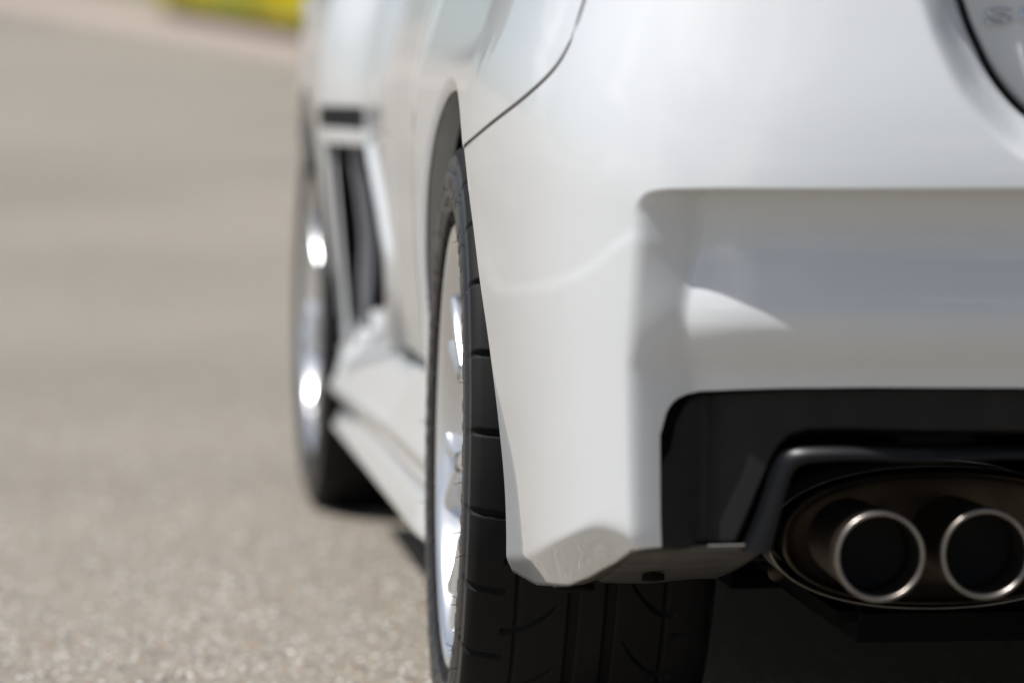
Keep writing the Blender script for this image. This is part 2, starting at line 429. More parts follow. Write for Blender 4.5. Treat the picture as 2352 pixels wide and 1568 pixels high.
def z_bot(sn):
    lo = z_low(sn); up = z_open(sn)
    return np.where(sn < s_open-.0006, lo, np.where(sn < s_open+.0001, lo+(ok[0,1]-lo)*(sn-s_open+.0006)/.0007, up))
# columns, denser where an edge runs steeply
dens = np.linspace(0, SMAX, 20000)
wgt = 1/.0042 + 1/.0011*np.exp(-((dens-seam_sn[26])/.02)**2) + 1/.0004*np.exp(-((dens-s_open)/.003)**2) + 1/.0025*np.exp(-((dens-s_open-.012)/.012)**2) \
    + 1/.003*np.exp(-((dens-s_px(1460))/.03)**2) + 1/.004*np.exp(-((dens-s_px(2260))/.06)**2) + 1/.004*np.exp(-(dens/.12)**2)
cum = np.cumsum(wgt); cum = (cum-cum[0])/(cum[-1]-cum[0])
SN = np.interp(np.linspace(0, 1, 480), cum, dens)
def bumper_pt(sn, z, arch_chamfer=True):
    s = sn + s0(z)*np.clip(1-sn/.25, 0, 1)
    X, Y, Z, px, py = skin(s, z)
    # lip round the boot opening rolls in
    zt = z_top(sn); near = np.clip(zt-z, 0, 1)
    X0, Y0, nx, ny = C2(s)
    sd_ = near
    lidk = sstep(sn, lidp[0,0]-.03, lidp[0,0]+.004)
    # distance to the boot edge measured in the skin
    LL = lidp.copy(); best = np.full(np.shape(s), 9.)
    for a, b in zip(LL[:-1], LL[1:]):
        d = b-a; t = np.clip(((s-a[0])*d[0]+(z-a[1])*d[1])/(d@d), 0, 1)
        best = np.minimum(best, np.hypot(s-a[0]-t*d[0], z-a[1]-t*d[1]))
    roll = .046*(1-sstep(best, .002, .036)) + .012*np.clip(1-best/.007, 0, 1)**2
    roll = np.where(s > lidp[0,0]-.04, roll, 0)
    # edges of the arch: slight chamfer towards the wheel
    da = np.clip(s - s0(z), 0, 1)
    ch = .006*np.clip(1-da/.014, 0, 1)**1.5
    ins = roll + ch
    return np.stack([X+nx*ins, Y+ny*ins, Z], -1)
def rows(sn):
    zt = z_top(sn); zb = z_bot(sn); out = []
    zt = np.maximum(zt, .6415)
    for k in np.linspace(0, 1, 46, endpoint=False): out.append(zt + (.64-zt)*k)
    for k in np.linspace(0, 1, 26, endpoint=False): out.append(np.full_like(zt, .64-.03*k))
    for k in np.linspace(0, 1, 44, endpoint=False): out.append(np.full_like(zt, .61-.12*k))
    for k in np.linspace(0, 1, 64): out.append(.49 + (zb-.49)*k)
    return np.stack(out, -1)
Zg = rows(SN); Sg = np.repeat(SN[:, None], Zg.shape[1], 1)
P = bumper_pt(Sg, Zg)
def both(P):
    Q = P.copy(); Q[..., 0] = 2*XC - Q[..., 0]
    n, m = P.shape[:2]
    f1 = grid_faces(n, m)[:, ::-1]; f2 = grid_faces(n, m, off=n*m)
    return np.vstack([P.reshape(-1,3), Q.reshape(-1,3)]), np.vstack([f1, f2])
def full(P): Q = P[::-1][1:].copy(); Q[..., 0] = 2*XC - Q[..., 0]; return np.concatenate([P, Q], 0)
def pair(name, P, m, parent=None):
    a = part(name, grid_mesh(name, P, flip=True), m, parent); b = part(name, grid_mesh(name, mir(P)), m, parent); return a, b
def mir(P): Q = P.copy(); Q[..., 0] = 2*XC - Q[..., 0]; return Q
bumper = part('rear_bumper', grid_mesh('rear_bumper', full(P), flip=True), PAINT)
solid(bumper, .003)
# return of the bumper along arch and bottom edge
def ribbon(name, A, B, m, parent=None, k=5, bulge=0, both_sides=True, label=None, flip=False):
    A = np.array(A); B = np.array(B); t = np.linspace(0, 1, k)[None, :, None]
    Pq = A[:, None]*(1-t) + B[:, None]*t
    if both_sides: return pair(name, Pq, m, parent)
    return part(name, grid_mesh(name, Pq), m, parent, label)
edgeA = P[0]                                   # arch edge, top to bottom
EB = edgeA + np.array((.022, .006, 0)); 
ribbon('bumper_arch_flange', edgeA+np.array((.0005,.0006,0)), EB, PAINT, k=4)
# ------------- rear wing (quarter) panel, above the seam and round the front of the arch
def qz_bot(s):
    Y = C2(s)[1]
    d = RA**2-(Y-YR)**2
    arch = ZA + np.sqrt(np.clip(d, 0, None))
    a = np.where(Y >= YR+RA, .345, np.maximum(arch, .345))
    srt = np.interp(s, sm[:,0], sm[:,1]+.0011)
    return np.where(s < s_edge, a, srt)
sq = np.concatenate([np.linspace(-1.30, -.771, 60), (4.185-YR) - RA*np.cos(np.linspace(0, math.pi, 190))*1.0])
sq = sq[(sq < s_edge)]; sq = np.concatenate([sq, np.linspace(s_edge+.0005, sm[-1,0]-.001, 150)])
sq = np.unique(sq)
Pq = []
for s in sq:
    zb = float(qz_bot(s)); zt = .93
    kk = np.linspace(0, 1, 90)**1.25; z = zb + (zt-zb)*kk
    X, Y, Z, px, py = skin(np.full_like(z, s), z, recess=False)
    d = np.hypot(Y-YR, z-ZA)-RA if s < s_edge+.05 else np.full_like(z, 1.)
    if s < -1.1: pass
    da = np.clip(d, 0, 1)
    X = X + .007*np.clip(1-da/.016, 0, 1)**1.5*(1 if -.80 < s < .1 else 0)
    Pq.append(np.stack([X, Y, Z], -1))
Pq = np.array(Pq)
qp = part('rear_wing_panel', grid_mesh('quarter', Pq, flip=True), PAINT); solid(qp, .0025)
qp2 = part('rear_wing_panel', grid_mesh('quarter_r', mir(Pq)), PAINT); solid(qp2, .0025)
sel = (sq < s_edge) & (sq > (4.185-YR)-RA-.001)
ea = Pq[sel, 0]
ribbon('wing_arch_flange', ea+np.array((.0004,0,.0004)), ea+np.array((.024,0,.002)), PAINT, k=4)
# front edge of the arch down to the sill
zz = np.linspace(.346, .33, 3)

# backing added behind the seams in body paint, to lighten the gap
seamP = bumper_pt(seam_sn, z_top(seam_sn)-.006)
bk_ = np.array([seamP + np.array((.0022,.0012,-.004)), seamP + np.array((.0026,.0012,.016))]).transpose(1,0,2)
pair('seam_backing', bk_, PAINT)

# ------------- under tray of the bumper
sb = np.linspace(s_px(1185), s_px(1740), 60)
A = []
for s in sb:
    z = float(z_low(s)) if s < s_open else float(z_at(C2(s)[0], C2(s)[1]+.055, 1266))
    q = bumper_pt(np.array([max(s,0)]), np.array([z]))[0] if s < s_open else np.stack(skin(np.array([s]), np.array([z]))[:3], -1)[0]
    A.append(q + (np.array((.002, .002, .001)) if s < s_open else np.array((.0, .014, .004))))
A = np.array(A)
B = np.array([(np.clip(.474+(a[0]-A[0,0])*1.0, .474, .640), 4.19, .226+.002*math.sin(i*.25)) for i, a in enumerate(A)])
T = np.linspace(0, 1, 14)
U = A[:, None]*(1-T[None,:,None]) + B[:, None]*T[None,:,None]
U[..., 2] += (-.003*np.sin(T*math.pi))[None]
for ut in pair('bumper_under_tray', U, GREYPL): solid(ut, .003, 0)
for (px_, py_, Y_, r_) in ((1405,1289,3.93,.016),(1322,1346,4.14,.019),(1500,1322,4.0,.011)):
    c = at(px_, py_, Y_)
    Pp, wr = revolve([(-.003,.0001),(-.003,r_*.5),(-.002,r_),(.004,r_)], 20, 'z')
    Pp = np.stack([Pp[...,0], Pp[...,2]*1.0, Pp[...,1]], -1); 
    Pp[..., 2] = Pp[..., 2] + (Pp[...,1])*-.22
    part('clip', grid_mesh('clip', Pp+c+np.array((0,0,-.002)), wr), UNDER)

# ------------- black lower valance with the exhaust cut-out
val_out = [(1517,1264),(1600,1265),(1668,1265),(1700,1198),(1735,1120),(1762,1060),(1780,1034),(1805,1012),(1850,1000),(1950,999),(2143,1004)]
CX_EX = s_px(2143)               # middle of the exhaust pair
vk = []
for x_, y_ in val_out:
    s_, z_ = s_skin(x_, y_); vk.append((s_, z_))
vk = np.array(vk)
vk2 = np.vstack([vk, np.stack([2*CX_EX-vk[::-1,0], vk[::-1,1]], -1)[1:9], [(SMAX, .30)]])
def val_bot(s): return np.interp(s, vk2[:,0], vk2[:,1])
sv = np.unique(np.concatenate([np.linspace(s_open-.008, SMAX, 330), np.linspace(s_px(1660), s_px(1860), 90)]))
Pv = []
for s in sv:
    zt = float(np.interp(s, [s_open-.008, ok[0,0], *ok[1:,0]], [ok[0,1]-.02, ok[0,1]+.002, *(ok[1:,1]+.004)])); zb = float(val_bot(s))
    z = zt + (zb-zt)*np.linspace(0, 1, 46)
    _, _, nx, ny = C2(np.full_like(z, s))
    X, Y, _, _, _ = skin(np.full_like(z, s), np.clip(z, .41, .41))
    ins = .018 + .006*(1-sstep(zt-z, .0, .008)) - .002*sstep(zt-z, .03, .12) + .010*np.clip(1-(z-zb)/.006, 0, 1)**2
    ins = ins - .003*(1-sstep(s, s_open-.004, s_open+.007))
    Pv.append(np.stack([X+nx*ins, Y+ny*ins, z], -1))
Pv = np.array(Pv)
val = part('black_valance', grid_mesh('valance', full(Pv), flip=True), BLACKPL); solid(val, .003)
# deep inner wall of the cut-out
lowedge = Pv[:, -1]
seli = (sv > s_px(1660)) & (sv < 2*CX_EX-s_px(1660))
le = lowedge[seli]
pair('cutout_wall', np.stack([le, le+np.array((0,.035,-.002)), le+np.array((0,.05,-.004))], 1), UNDER)
# raised trim framing the exhaust opening
tr_o = [(1706,1265),(1735,1200),(1765,1115),(1784,1062),(1797,1042),(1822,1029),(1860,1024),(1950,1023),(2059,1025),(2143,1027)]
tr_i = [(1769,1265),(1785,1200),(1803,1130),(1816,1092),(1828,1074),(1846,1064),(1872,1060),(1955,1056),(2059,1058),(2143,1060)]
def up_curve(L, n, dY):
    L = np.array(L, float); t = np.concatenate([[0], np.cumsum(np.hypot(*np.diff(L, axis=0).T))]); q = np.linspace(0, t[-1], n)
    x = nspline(t, L[:,0], q); y = nspline(t, L[:,1], q); out = []
    for a, b in zip(x, y):
        s = s_px(a); X, Y, nx, ny = C2(s); Y = float(Y)+dY
        out.append(at(a, b, Y))
    return np.array(out)
nT = 90
O = up_curve(tr_o, nT, .066); I = up_curve(tr_i, nT, .066)
sec = [(-.04,.030),(.0,.003),(.03,-.002),(.08,-.004),(.45,-.0075),(.90,-.011),(.97,-.0095),(1.0,-.004),(1.04,.02),(1.08,.06)]
Tq = np.stack([O*(1-a) + I*a + np.array((0,b,0)) for a, b in sec], 1)
cxx = float(at(2143, 1060, float(C2(CX_EX)[1])+.066)[0])
Tm = Tq.copy()[::-1]; Tm[..., 0] = 2*cxx - Tm[..., 0]
Tall = np.vstack([Tq, Tm[1:]])
def cap(Pg):                       # closed lower ends
    return Pg
pair('exhaust_surround', Tall, GLOSSBL)
ends = []
for row in (Tall[0], Tall[-1]): ends.append(np.stack([row, row+np.array((0,.03,.0))*1.0 + np.array((0,0,.0))], 1))
for k, e in enumerate(ends):
    e[:, 1, 1] = e[:, 0, 1].max()+.02
    pair('surround_foot', e, BLACKPL)

# ------------- muffler and tail pipes
def tube(name, c0, r, y0, y1, parent, m=STEEL):
    Pp, wr = revolve([(y1,r-.006),(y1,r-.003),(y0+.01,r),(y0+.003,r+.0008),(y0,r+.0004),(y0-.0012,r-.0012),(y0,r-.0032),(y0+.004,r-.0038),(y0+.05,r-.004),(y1,r-.004)], 72, 'y')
    return grid_mesh(name, Pp+np.array((c0[0],0,c0[1])), wr)
def superell(n, a, b, k=2.4):
    th = np.linspace(0, 2*math.pi, n, endpoint=False)
    return np.stack([a*np.sign(np.cos(th))*abs(np.cos(th))**(2/k), b*np.sign(np.sin(th))*abs(np.sin(th))**(2/k)], -1)
for side in (1, -1):
    def mx(x): return x if side == 1 else 2*XC-x
    ex = empty('exhaust', (0,0,0), car)
    yb = 3.69
    c1 = at(2022, 1278, yb); c2 = at(2265, 1272, yb)
    for c in (c1, c2):
        me = tube('tail_pipe', (mx(c[0])-XC, c[2]), .0395, yb, yb+.16, ex)
        me.transform(Matrix.Translation((0, -(YR+.3), 0)))
        me.materials.append(STEEL); me.materials.append(MUFF)
        me.polygons.foreach_set('material_index', np.tile(np.array([1,1,1,0,0,0,0,0,1], dtype=np.int32), len(me.polygons)//9))
        o = link('tail_pipe', me, None); o.parent = ex
        Pp, wr = revolve([(yb+.06,.034),(yb+.061,.0001)], 40, 'y')
        o2 = link('pipe_bore', grid_mesh('bore', Pp+np.array((mx(c[0])-XC, -(YR+.3), c[2])), wr), BOREBL); o2.parent = ex  # flat black disc closing the pipe a little way in
        Pp, wr = revolve([(yb+.058,.0356),(yb+.02,.0354),(yb+.02,.0353)], 40, 'y')
    mc = at(2160, 1236, 3.885); se = superell(96, .146, .060, 2.3)
    rings = [(.012,1.0,0),(.004,1.016,0),(-.003,1.016,0),(-.004,1.0,0),(.004,.97,0),(.012,.90,0),(.016,.6,0),(.018,.02,0)]
    Pm = np.zeros((96, len(rings)+1, 3))
    allr = [(.26,.99,0)] + rings
    for j, (dy, k, _) in enumerate(allr):
        Pm[:, j, 0] = mx(mc[0])-XC + se[:,0]*k*side; Pm[:, j, 1] = mc[1]+dy-(YR+.3); Pm[:, j, 2] = mc[2]+se[:,1]*k
    o = link('muffler', grid_mesh('muffler', Pm, True), MUFF); o.parent = ex
    # heat shield edge strap outside the can
    se2 = superell(96, .157, .0665, 2.2); Ps = np.zeros((96, 4, 3))
    for j, (dy, k) in enumerate(((.10,1),(.03,1.0),(.027,1.006),(.03,.985))):
        Ps[:, j, 0] = mx(mc[0])-XC + se2[:,0]*k*side; Ps[:, j, 1] = mc[1]+dy-(YR+.3); Ps[:, j, 2] = mc[2]+se2[:,1]*k-.002
    o = link('muffler_strap', grid_mesh('strap', Ps, True), STEEL); o.parent = ex
    Pm2, wr = revolve([(0,.010),(-.003,.009),(-.006,.006),(-.006,.0001)], 24, 'y')
    b_ = at(1787, 1312, 4.02)
    o = link('bolt', grid_mesh('bolt', Pm2+np.array((mx(b_[0])-XC, b_[1]-(YR+.3), b_[2])), wr), MUFF); o.parent = ex

# ------------- boot lid with lettering
def lid_edge(s): return np.interp(s, lidp[:,0], lidp[:,1])
su = np.linspace(lidp[0,0]+.0065, SMAX, 150)
Pl = []
for s in su:
    zb = float(np.interp(s-.0065, lidp[:,0], lidp[:,1]))+.004; z = zb+(1.0-zb)*np.linspace(0, 1, 60)
    X, Y, nx, ny = C2(np.full_like(z, s))
    d = np.minimum((z-zb), (s-lidp[0,0]-.006)*1.0+.012)
    ins = .088 + .004*np.clip(1-d/.006,0,1)**2
    ins = ins - .103*sstep(z, .86, .955) + .02*sstep(z,.955,1.0)
    Pl.append(np.stack([X+nx*ins, Y+ny*ins, z], -1))
Pl = np.array(Pl)
lid = part('boot_lid', grid_mesh('lid', full(Pl), flip=True), PAINT); solid(lid, .003)
# deck of the lid
dk = np.zeros((40, 12, 3)); 
for i, x in enumerate(np.linspace(.775, 2*XC-.775, 40)):
    for j, t in enumerate(np.linspace(0, 1, 12)): dk[i, j] = (x, 3.645+t*.62, 1.0+.025*t-.004*(1-t))
part('boot_deck', grid_mesh('deck', dk), PAINT)
# dark rubber in the gap round the lid
gp = np.array([bumper_pt(np.array([s]), np.array([z]))[0] for s, z in lidp])
g1 = gp+np.array((-.004,.008,-.004)); g2 = gp+np.array((.012,.045,.018))
pair('boot_seal', np.stack([g1, (g1+g2)/2, g2], 1), BLACKPL)
# letters
def letter(ch, x0, z0, hgt, wid, yy):
    cu = bpy.data.curves.new('t', 'FONT'); cu.body = ch; cu.size = 1; cu.extrude = .02; cu.bevel_depth = .075; cu.bevel_resolution = 4; cu.offset = -.02
    to = bpy.data.objects.new('t', cu); me = bpy.data.meshes.new_from_object(to)
    bpy.data.objects.remove(to)
    co = np.array([v.co[:] for v in me.vertices]); mn = co.min(0); mxx = co.max(0)
    q = (co-mn)/(mxx-mn)
    out = np.stack([x0+q[:,0]*wid, yy-q[:,2]*.006, z0+q[:,1]*hgt], -1)
    for v_, c_ in zip(me.vertices, out): v_.co = c_
    me.name = 'letter'
    o = part('letter', me, CHROME, lid)
    return o
def lid_y(x):
    k = int(np.argmin(abs(Pl[:, 20, 0]-x))); return float(Pl[k, 20, 1])
a0 = at(2257, 62, 3.72)
xx = a0[0]
for ch in 'SUBARU':
    wd = .0262
    o = letter(ch, xx, a0[2], .0165, wd, lid_y(xx+.012)-.0005); xx += wd+.0042
a1 = at(2336, 155, 3.72); xx = a1[0]
for ch in 'WRX':
    letter(ch, xx, a1[2], .0165, .026, lid_y(xx+.012)-.0005); xx += .030

# ------------- tail lamps, rear wing spoiler, cabin (all above the frame)
for side in (1, -1):
    s = np.linspace(sm[-1,0]-.03, lidp[0,0]-.004, 40); z = np.linspace(.850, .985, 14)
    S_, Z_ = np.meshgrid(s, z, indexing='ij'); X, Y, Zq, _, _ = skin(S_, Z_, recess=False)
    Pt = np.stack([X, Y-.004, Zq], -1)
    if side == -1: Pt = mir(Pt)
    part('tail_lamp', grid_mesh('tail_lamp', Pt, flip=(side == 1)), LAMP)
    s = np.linspace(sm[-1,0]-.03, lidp[0,0]-.004, 30)
    top = np.stack([*skin(s, np.full_like(s, .986), recess=False)[:3]], -1)
    deep = top.copy(); deep[:, 0] = np.maximum(deep[:, 0], .56); deep[:, 1] += .25; deep[:, 2] = 1.0
    Pt = np.stack([top, deep], 1); 
    if side == -1: Pt = mir(Pt)
    part('shoulder_panel', grid_mesh('shoulder', Pt), PAINT)
def box_mesh(x0, x1, y0, y1, z0, z1, bev=.006):
    bm = bmesh.new(); bmesh.ops.create_cube(bm, size=1)
    for v_ in bm.verts: v_.co = ((x0+x1)/2+v_.co.x*(x1-x0), (y0+y1)/2+v_.co.y*(y1-y0), (z0+z1)/2+v_.co.z*(z1-z0))
    if bev: bmesh.ops.bevel(bm, geom=bm.edges[:], offset=bev, segments=2, affect='EDGES')
    me = bpy.data.meshes.new('box'); bm.to_mesh(me); bm.free(); return me
sp_ = empty('rear_spoiler', (0,0,0), car)
def child(name, me, m, parent):
    me.transform(Matrix.Translation((-XC, -(YR+.3), 0))); o = link(name, me, m); o.parent = parent; return o
wingP = []
for x in np.linspace(.60, 2*XC-.60, 30):
    airfoil = [(0,0),(.03,.016),(.09,.024),(.16,.02),(.21,.004),(.16,.0),(.09,-.002),(.03,-.006),(0,0)]
    wingP.append([(x, 3.70+a, 1.235+b-.02*((x-XC)/.69)**2) for a, b in airfoil])
child('spoiler_blade', grid_mesh('blade', np.array(wingP)), PAINT, sp_)
for x in (.60, 2*XC-.60): child('end_plate', box_mesh(x-.012, x+.012, 3.69, 3.93, 1.19, 1.265), PAINT, sp_)
for x in (.82, 2*XC-.82): child('spoiler_leg', box_mesh(x-.014, x+.014, 3.78, 3.90, .99, 1.235), PAINT, sp_)
cab = empty('cabin', (0,0,0), car)
prof = [(3.97,1.02),(4.25,1.16),(4.75,1.38),(5.2,1.465),(5.8,1.475),(6.3,1.40),(7.15,1.02)]
def cabin_strip(x_lo, name, i0, i1, m):
    Pc = []
    for i in range(i0, i1+1):
        y, z = prof[i]; inn = .22*(z-1.0)/.475
        Pc.append([(.50+inn+t*(2*XC-1.0-2*inn), y, z+.03*math.sin(t*math.pi)) for t in np.linspace(0, 1, 14)])
    child(name, grid_mesh(name, np.array(Pc)), m, cab)
cabin_strip(0, 'rear_window', 0, 2, GLASS); cabin_strip(0, 'roof', 2, 5, PAINT); cabin_strip(0, 'windscreen', 5, 6, GLASS)
for side in (1, -1):
    ywin = np.linspace(4.3, 7.0, 40)
    Pw = []
    for y in ywin:
        zt = np.interp(y, [p[0] for p in prof], [p[1] for p in prof]); 
        lo = (.52, y, .93); hi = (.50+.22*(zt-1.0)/.475, y, zt)
        Pw.append([lo, ((lo[0]+hi[0])/2-.006, y, (lo[2]+hi[2])/2), hi])
    Pw = np.array(Pw); Pw = Pw if side == 1 else mir(Pw)
    child('side_window', grid_mesh('side_window', Pw), GLASS, cab)

# ------------- doors, front wing, sill
for side in (1, -1):
    F = (lambda Q: Q) if side == 1 else mir
    for nm, ya, yb2 in (('rear_door', 5.490, 5.575), ('front_door', 5.58, 5.98)):
        yy = np.linspace(ya, yb2, 40); zq = np.linspace(.352, .935, 60)
        YY, ZZ = np.meshgrid(yy, zq, indexing='ij'); Pd = np.stack([side_X(YY, ZZ), YY, ZZ], -1)
        o = part(nm, grid_mesh(nm, F(Pd)), PAINT); solid(o, .002, 0)
    # front wing: flank with arch cut, pierced by the vent behind the wheel
    AR = .385
    yy = np.unique(np.concatenate([np.linspace(5.984, 6.835, 80), YF-AR*np.cos(np.linspace(0, math.pi, 120)), np.linspace(YF+AR, 7.9, 20)]))
    Pf = []
    for y in yy:
        if y < YF-AR: zb = .345
        elif y > YF+AR: zb = .3
        else: zb = max(ZA+math.sqrt(max(AR*AR-(y-YF)**2, 0)), .345)
        # the wing ends above the vent between 6.46 and 6.79
        if y < 6.795: zb = .645
        z = zb+(.96-zb)*np.linspace(0, 1, 40)**1.1
        X = side_X(np.full_like(z, y), z)
        X = X + .03*sstep(y, 7.4, 7.9)
        Pf.append(np.stack([X, np.full_like(z, y), z], -1))
    Pf = np.array(Pf); o = part('front_wing', grid_mesh('front_wing', F(Pf)), PAINT); solid(o, .002, 0)
    fl = Pf[(yy > YF-AR+.002) & (yy < YF+AR-.002), 0]
    part('front_arch_flange', grid_mesh('faf', F(np.stack([fl, fl+np.array((.03,0,0))], 1))), PAINT)
    zs = np.linspace(.33, .6465, 30); A = []
    xf = lambda z: np.interp(z, [.33,.45,.58,.67], [.428,.418,.407,.404])
    yr = lambda z: smooth_interp(z, [.33,.365,.41,.474,.54,.60,.66], [6.34,6.27,6.16,6.12,6.22,6.36,6.47], .015)
    for z in np.concatenate([np.linspace(.22, .32, 8), zs]):
        y = 6.836; xo = float(xf(z)) + max(0, .33-z)*.08; A.append([(xo+.03,y+.012,z),(xo+.001,y+.004,z),(xo,y-.004,z),(xo+.006,y-.026,z),(xo+.012,y-.046,z),(xo+.015,y-.049,z),(xo+.0155,y-.03,z),(xo+.0155,y+.02,z)])
    part('vent_front_frame', grid_mesh('vff', F(np.array(A))), PAINT)
    A = []; B_ = []
    for z in zs:
        y = float(yr(z)); x = float(side_X(y, z))-.004
        A.append([(x+.05,y+.035,z),(x+.012,y+.030,z),(x,y+.018,z),(x-.003,y-.002,z),(x-.001,y-.020,z),(x+.006,y-.034,z)])
        B_.append([(float(side_X(q, z))+.001, q, z) for q in np.linspace(y-.030, 5.985, 10)])
    part('vent_rear_frame', grid_mesh('vrf', F(np.array(A))), PAINT)
    part('vent_rear_panel', grid_mesh('vrp', F(np.array(B_))), PAINT)
    part('vent_cavity', grid_mesh('vc', F(np.array([[(x, y, z) for z in (.30,.50,.70)] for x, y in ((.42,6.815),(.55,6.815),(.55,5.99))]))), VENT)
    for k in range(2):
        A = []
        for z in np.linspace(.335, .636, 16):
            x = .446*6.62/float(yr(z))-.013-.010*k; y = 6.62+.02*k
            x = max(x, float(xf(z))+.034)
            A.append([(x-.006,y+.03,z),(x-.006,y,z),(x-.003,y-.004,z),(x+.004,y-.004,z),(x+.006,y,z),(x+.006,y+.03,z)])
        part('louver', grid_mesh('louver', F(np.array(A))), VENTG)
    # dark slot above the vent
    A = [[(float(side_X(y, z))-.003, y, z) for z in (.646,.660,.680)] for y in np.linspace(6.465, 6.83, 14)]
    part('vent_top_slot', grid_mesh('vts', F(np.array(A))), VENT)
    A = [[(float(side_X(y, z))-.004, y, z) for z in (.622,.634,.646)] for y in np.linspace(6.38, 6.83, 14)]
    part('vent_top_frame', grid_mesh('vtf', F(np.array(A))), PAINT)
    # sill: top ledge, flank, groove, skirt strip
    yy = np.linspace(4.962, 6.842, 60); A = []
    for y in yy:
        t = (y-4.96)/1.88
        zt = .372-.03*t; m1 = .225-.018*t; zl = .160
        u = 1-sstep(t, .95, 1)
        A.append([(.510,y,zt+.016),(.432+.058*u,y,zt+.010),(.430+.034*u,y,zt-.022),(.426+.010*u,y,zt-.060),(.414,y,zt-.100),(.405,y,m1+.030),(.410,y,m1+.012),(.424,y,m1+.003),(.434,y,m1-.004),
                  (.432,y,m1-.009),(.424,y,m1-.016),(.418,y,m1-.030),(.410,y,zl+.008),(.420,y,zl),(.50,y,zl+.004)])
    A = np.array(A)
    A[:, :7, 0] += (.020*np.clip((6.84-yy)/.95, 0, 1))[:, None]
    wdt = sstep(yy, 4.96, 5.25)
    A[:, :, 0] += .012*(1-wdt)[:, None] + .006
    # denser section
    k = A.shape[1]; tt = np.linspace(0, k-1, 60); D = np.zeros((len(yy), 60, 3))
    for i in range(len(yy)):
        for c in range(3): D[i, :, c] = smooth_interp(tt, np.arange(k), A[i, :, c], .35)
    part('sill', grid_mesh('sill', F(D)), PAINT)
    part('sill_end', grid_mesh('sill_end', F(np.stack([D[-1], D[-1]*np.array((0,1,1))+np.array((.50,0,0))], 1))), PAINT)
    part('sill_rear_end', grid_mesh('sill_rear_end', F(np.stack([D[0], D[0]*np.array((0,1,1))+np.array((.50,0,0))], 1))), PAINT)
    # wheel housing liners
    for yc in (YR, YF):
        Pp, wr = revolve([(.448,.392),(.46,.398),(.50,.394),(.56,.402),(.72,.402),(.74,.30),(.74,.05)], 60, 'x', c=(0,yc,ZA), a0=-.2, a1=math.pi+.2)
        part('wheel_housing', grid_mesh('housing', F(Pp)), LINER)
# bonnet, front bumper, floor: simple closing shapes
bn = np.array([[(x, y, .98-.10*((y-7.1)/.9)**2-.03*((x-XC)/.8)**2) for y in np.linspace(7.1, 8.05, 10)] for x in np.linspace(.47, 2*XC-.47, 24)])
part('bonnet', grid_mesh('bonnet', bn), PAINT)
fb = np.array([[(XC+(x-XC)*(1-.0*k), 7.9+.22*(1-((x-XC)/.86)**4)-.03*abs(k-1), .22+.31*k) for k in np.linspace(0, 2.1, 8)] for x in np.linspace(.43, 2*XC-.43, 30)])
part('front_bumper', grid_mesh('front_bumper', fb), PAINT)
part('floor_pan', box_mesh(.72, 2*XC-.72, 3.95, 7.9, .19, .24, .02), UNDER)
part('floor_pan', box_mesh(.47, 2*XC-.47, 5.0, 6.8, .175, .24, .02), UNDER)
part('spare_wheel_well', box_mesh(.93, 2*XC-.93, 3.80, 4.40, .20, .42, .05), UNDER)
part('inner_tail_panel', box_mesh(.64, 2*XC-.64, 4.06, 4.10, .26, .62, .01), UNDER)
part('inner_tail_panel', box_mesh(.50, 2*XC-.50, 3.86, 3.90, .47, .66, .01), UNDER)
part('rear_axle_housing', box_mesh(.66, 2*XC-.66, 4.45, 4.68, .18, .36, .04), UNDER)

# ------------- wheels
nth = 1250
th = np.linspace(0, 2*math.pi, nth, endpoint=False)
tread_x = np.linspace(-.116, .116, 156)
def tread_r(x): return .327 - .0035*(x/.116)**2 - .002*np.clip((abs(x)-.096)/.02, 0, 1)**2
side_prof = [(-.1140,.3195),(-.1170,.3165),(-.1192,.3130),(-.1205,.3090),(-.1210,.3050),(-.1203,.3040),(-.1206,.3025),(-.1222,.3000),(-.1234,.296),(-.1240,.292),(-.1245,.288),(-.1248,.284),(-.1250,.280),(-.1250,.276),(-.1247,.271),
             (-.1242,.266),(-.1234,.262),(-.1228,.260),(-.1222,.258),(-.1208,.254),(-.1190,.250),(-.1168,.246),(-.1145,.243),(-.1120,.240),(-.1080,.236),(-.100,.230)]
side_prof = [(x-.006*min(1, max(0, (r-.236)/.02)), r) for x, r in side_prof]
L_ = side_prof[::-1]; R_ = [(-x, r) for x, r in side_prof]
px_ = np.array([p[0] for p in L_] + list(tread_x) + [p[0] for p in R_]); pr_ = np.array([p[1] for p in L_] + list(tread_r(tread_x)) + [p[1] for p in R_])
XX = np.repeat(px_[None], nth, 0); RR = np.repeat(pr_[None], nth, 0); TH = np.repeat(th[:, None], len(px_), 1)
NP = 25; pitch = 2*math.pi/NP
def gv_(d, w, e=.0012): return 1-sstep(abs(d), w/2-e, w/2+e)
dep = np.zeros_like(XX)
for xc, wdt, dp in ((-.0745,.0030,.004),(-.017,.0105,.0075),(.021,.0105,.0075),(.077,.0030,.004)):
    dep = np.maximum(dep, dp*gv_(XX-xc, wdt, .0009))
arc = TH*.327
def per(d): P_ = pitch*.327; return (d+P_/2) % P_ - P_/2
dep = np.maximum(dep, .0052*gv_(per(arc-.10*(XX+.1)), .0058, .001)*sstep(XX, -.128, -.125)*(1-sstep(XX, -.089, -.084)))
dep = np.maximum(dep, .0045*gv_(per(arc+.10*(XX-.1)+.03), .0048, .001)*sstep(-XX, -.127, -.124)*(1-sstep(-XX, -.090, -.086)))
tpar = np.clip((XX+.088)/.055, 0, 1); curve = .033*tpar**2.2
wslot = .0065*(1-.55*tpar)
dep = np.maximum(dep, .0050*gv_(per(arc+curve+.033), wslot, .001)*sstep(XX, -.090, -.087)*(1-sstep(XX, -.037, -.032)))
tpar = np.clip((.084-XX)/.048, 0, 1); curve = .050*tpar**2.0; wslot = .0072*(1-.65*tpar)
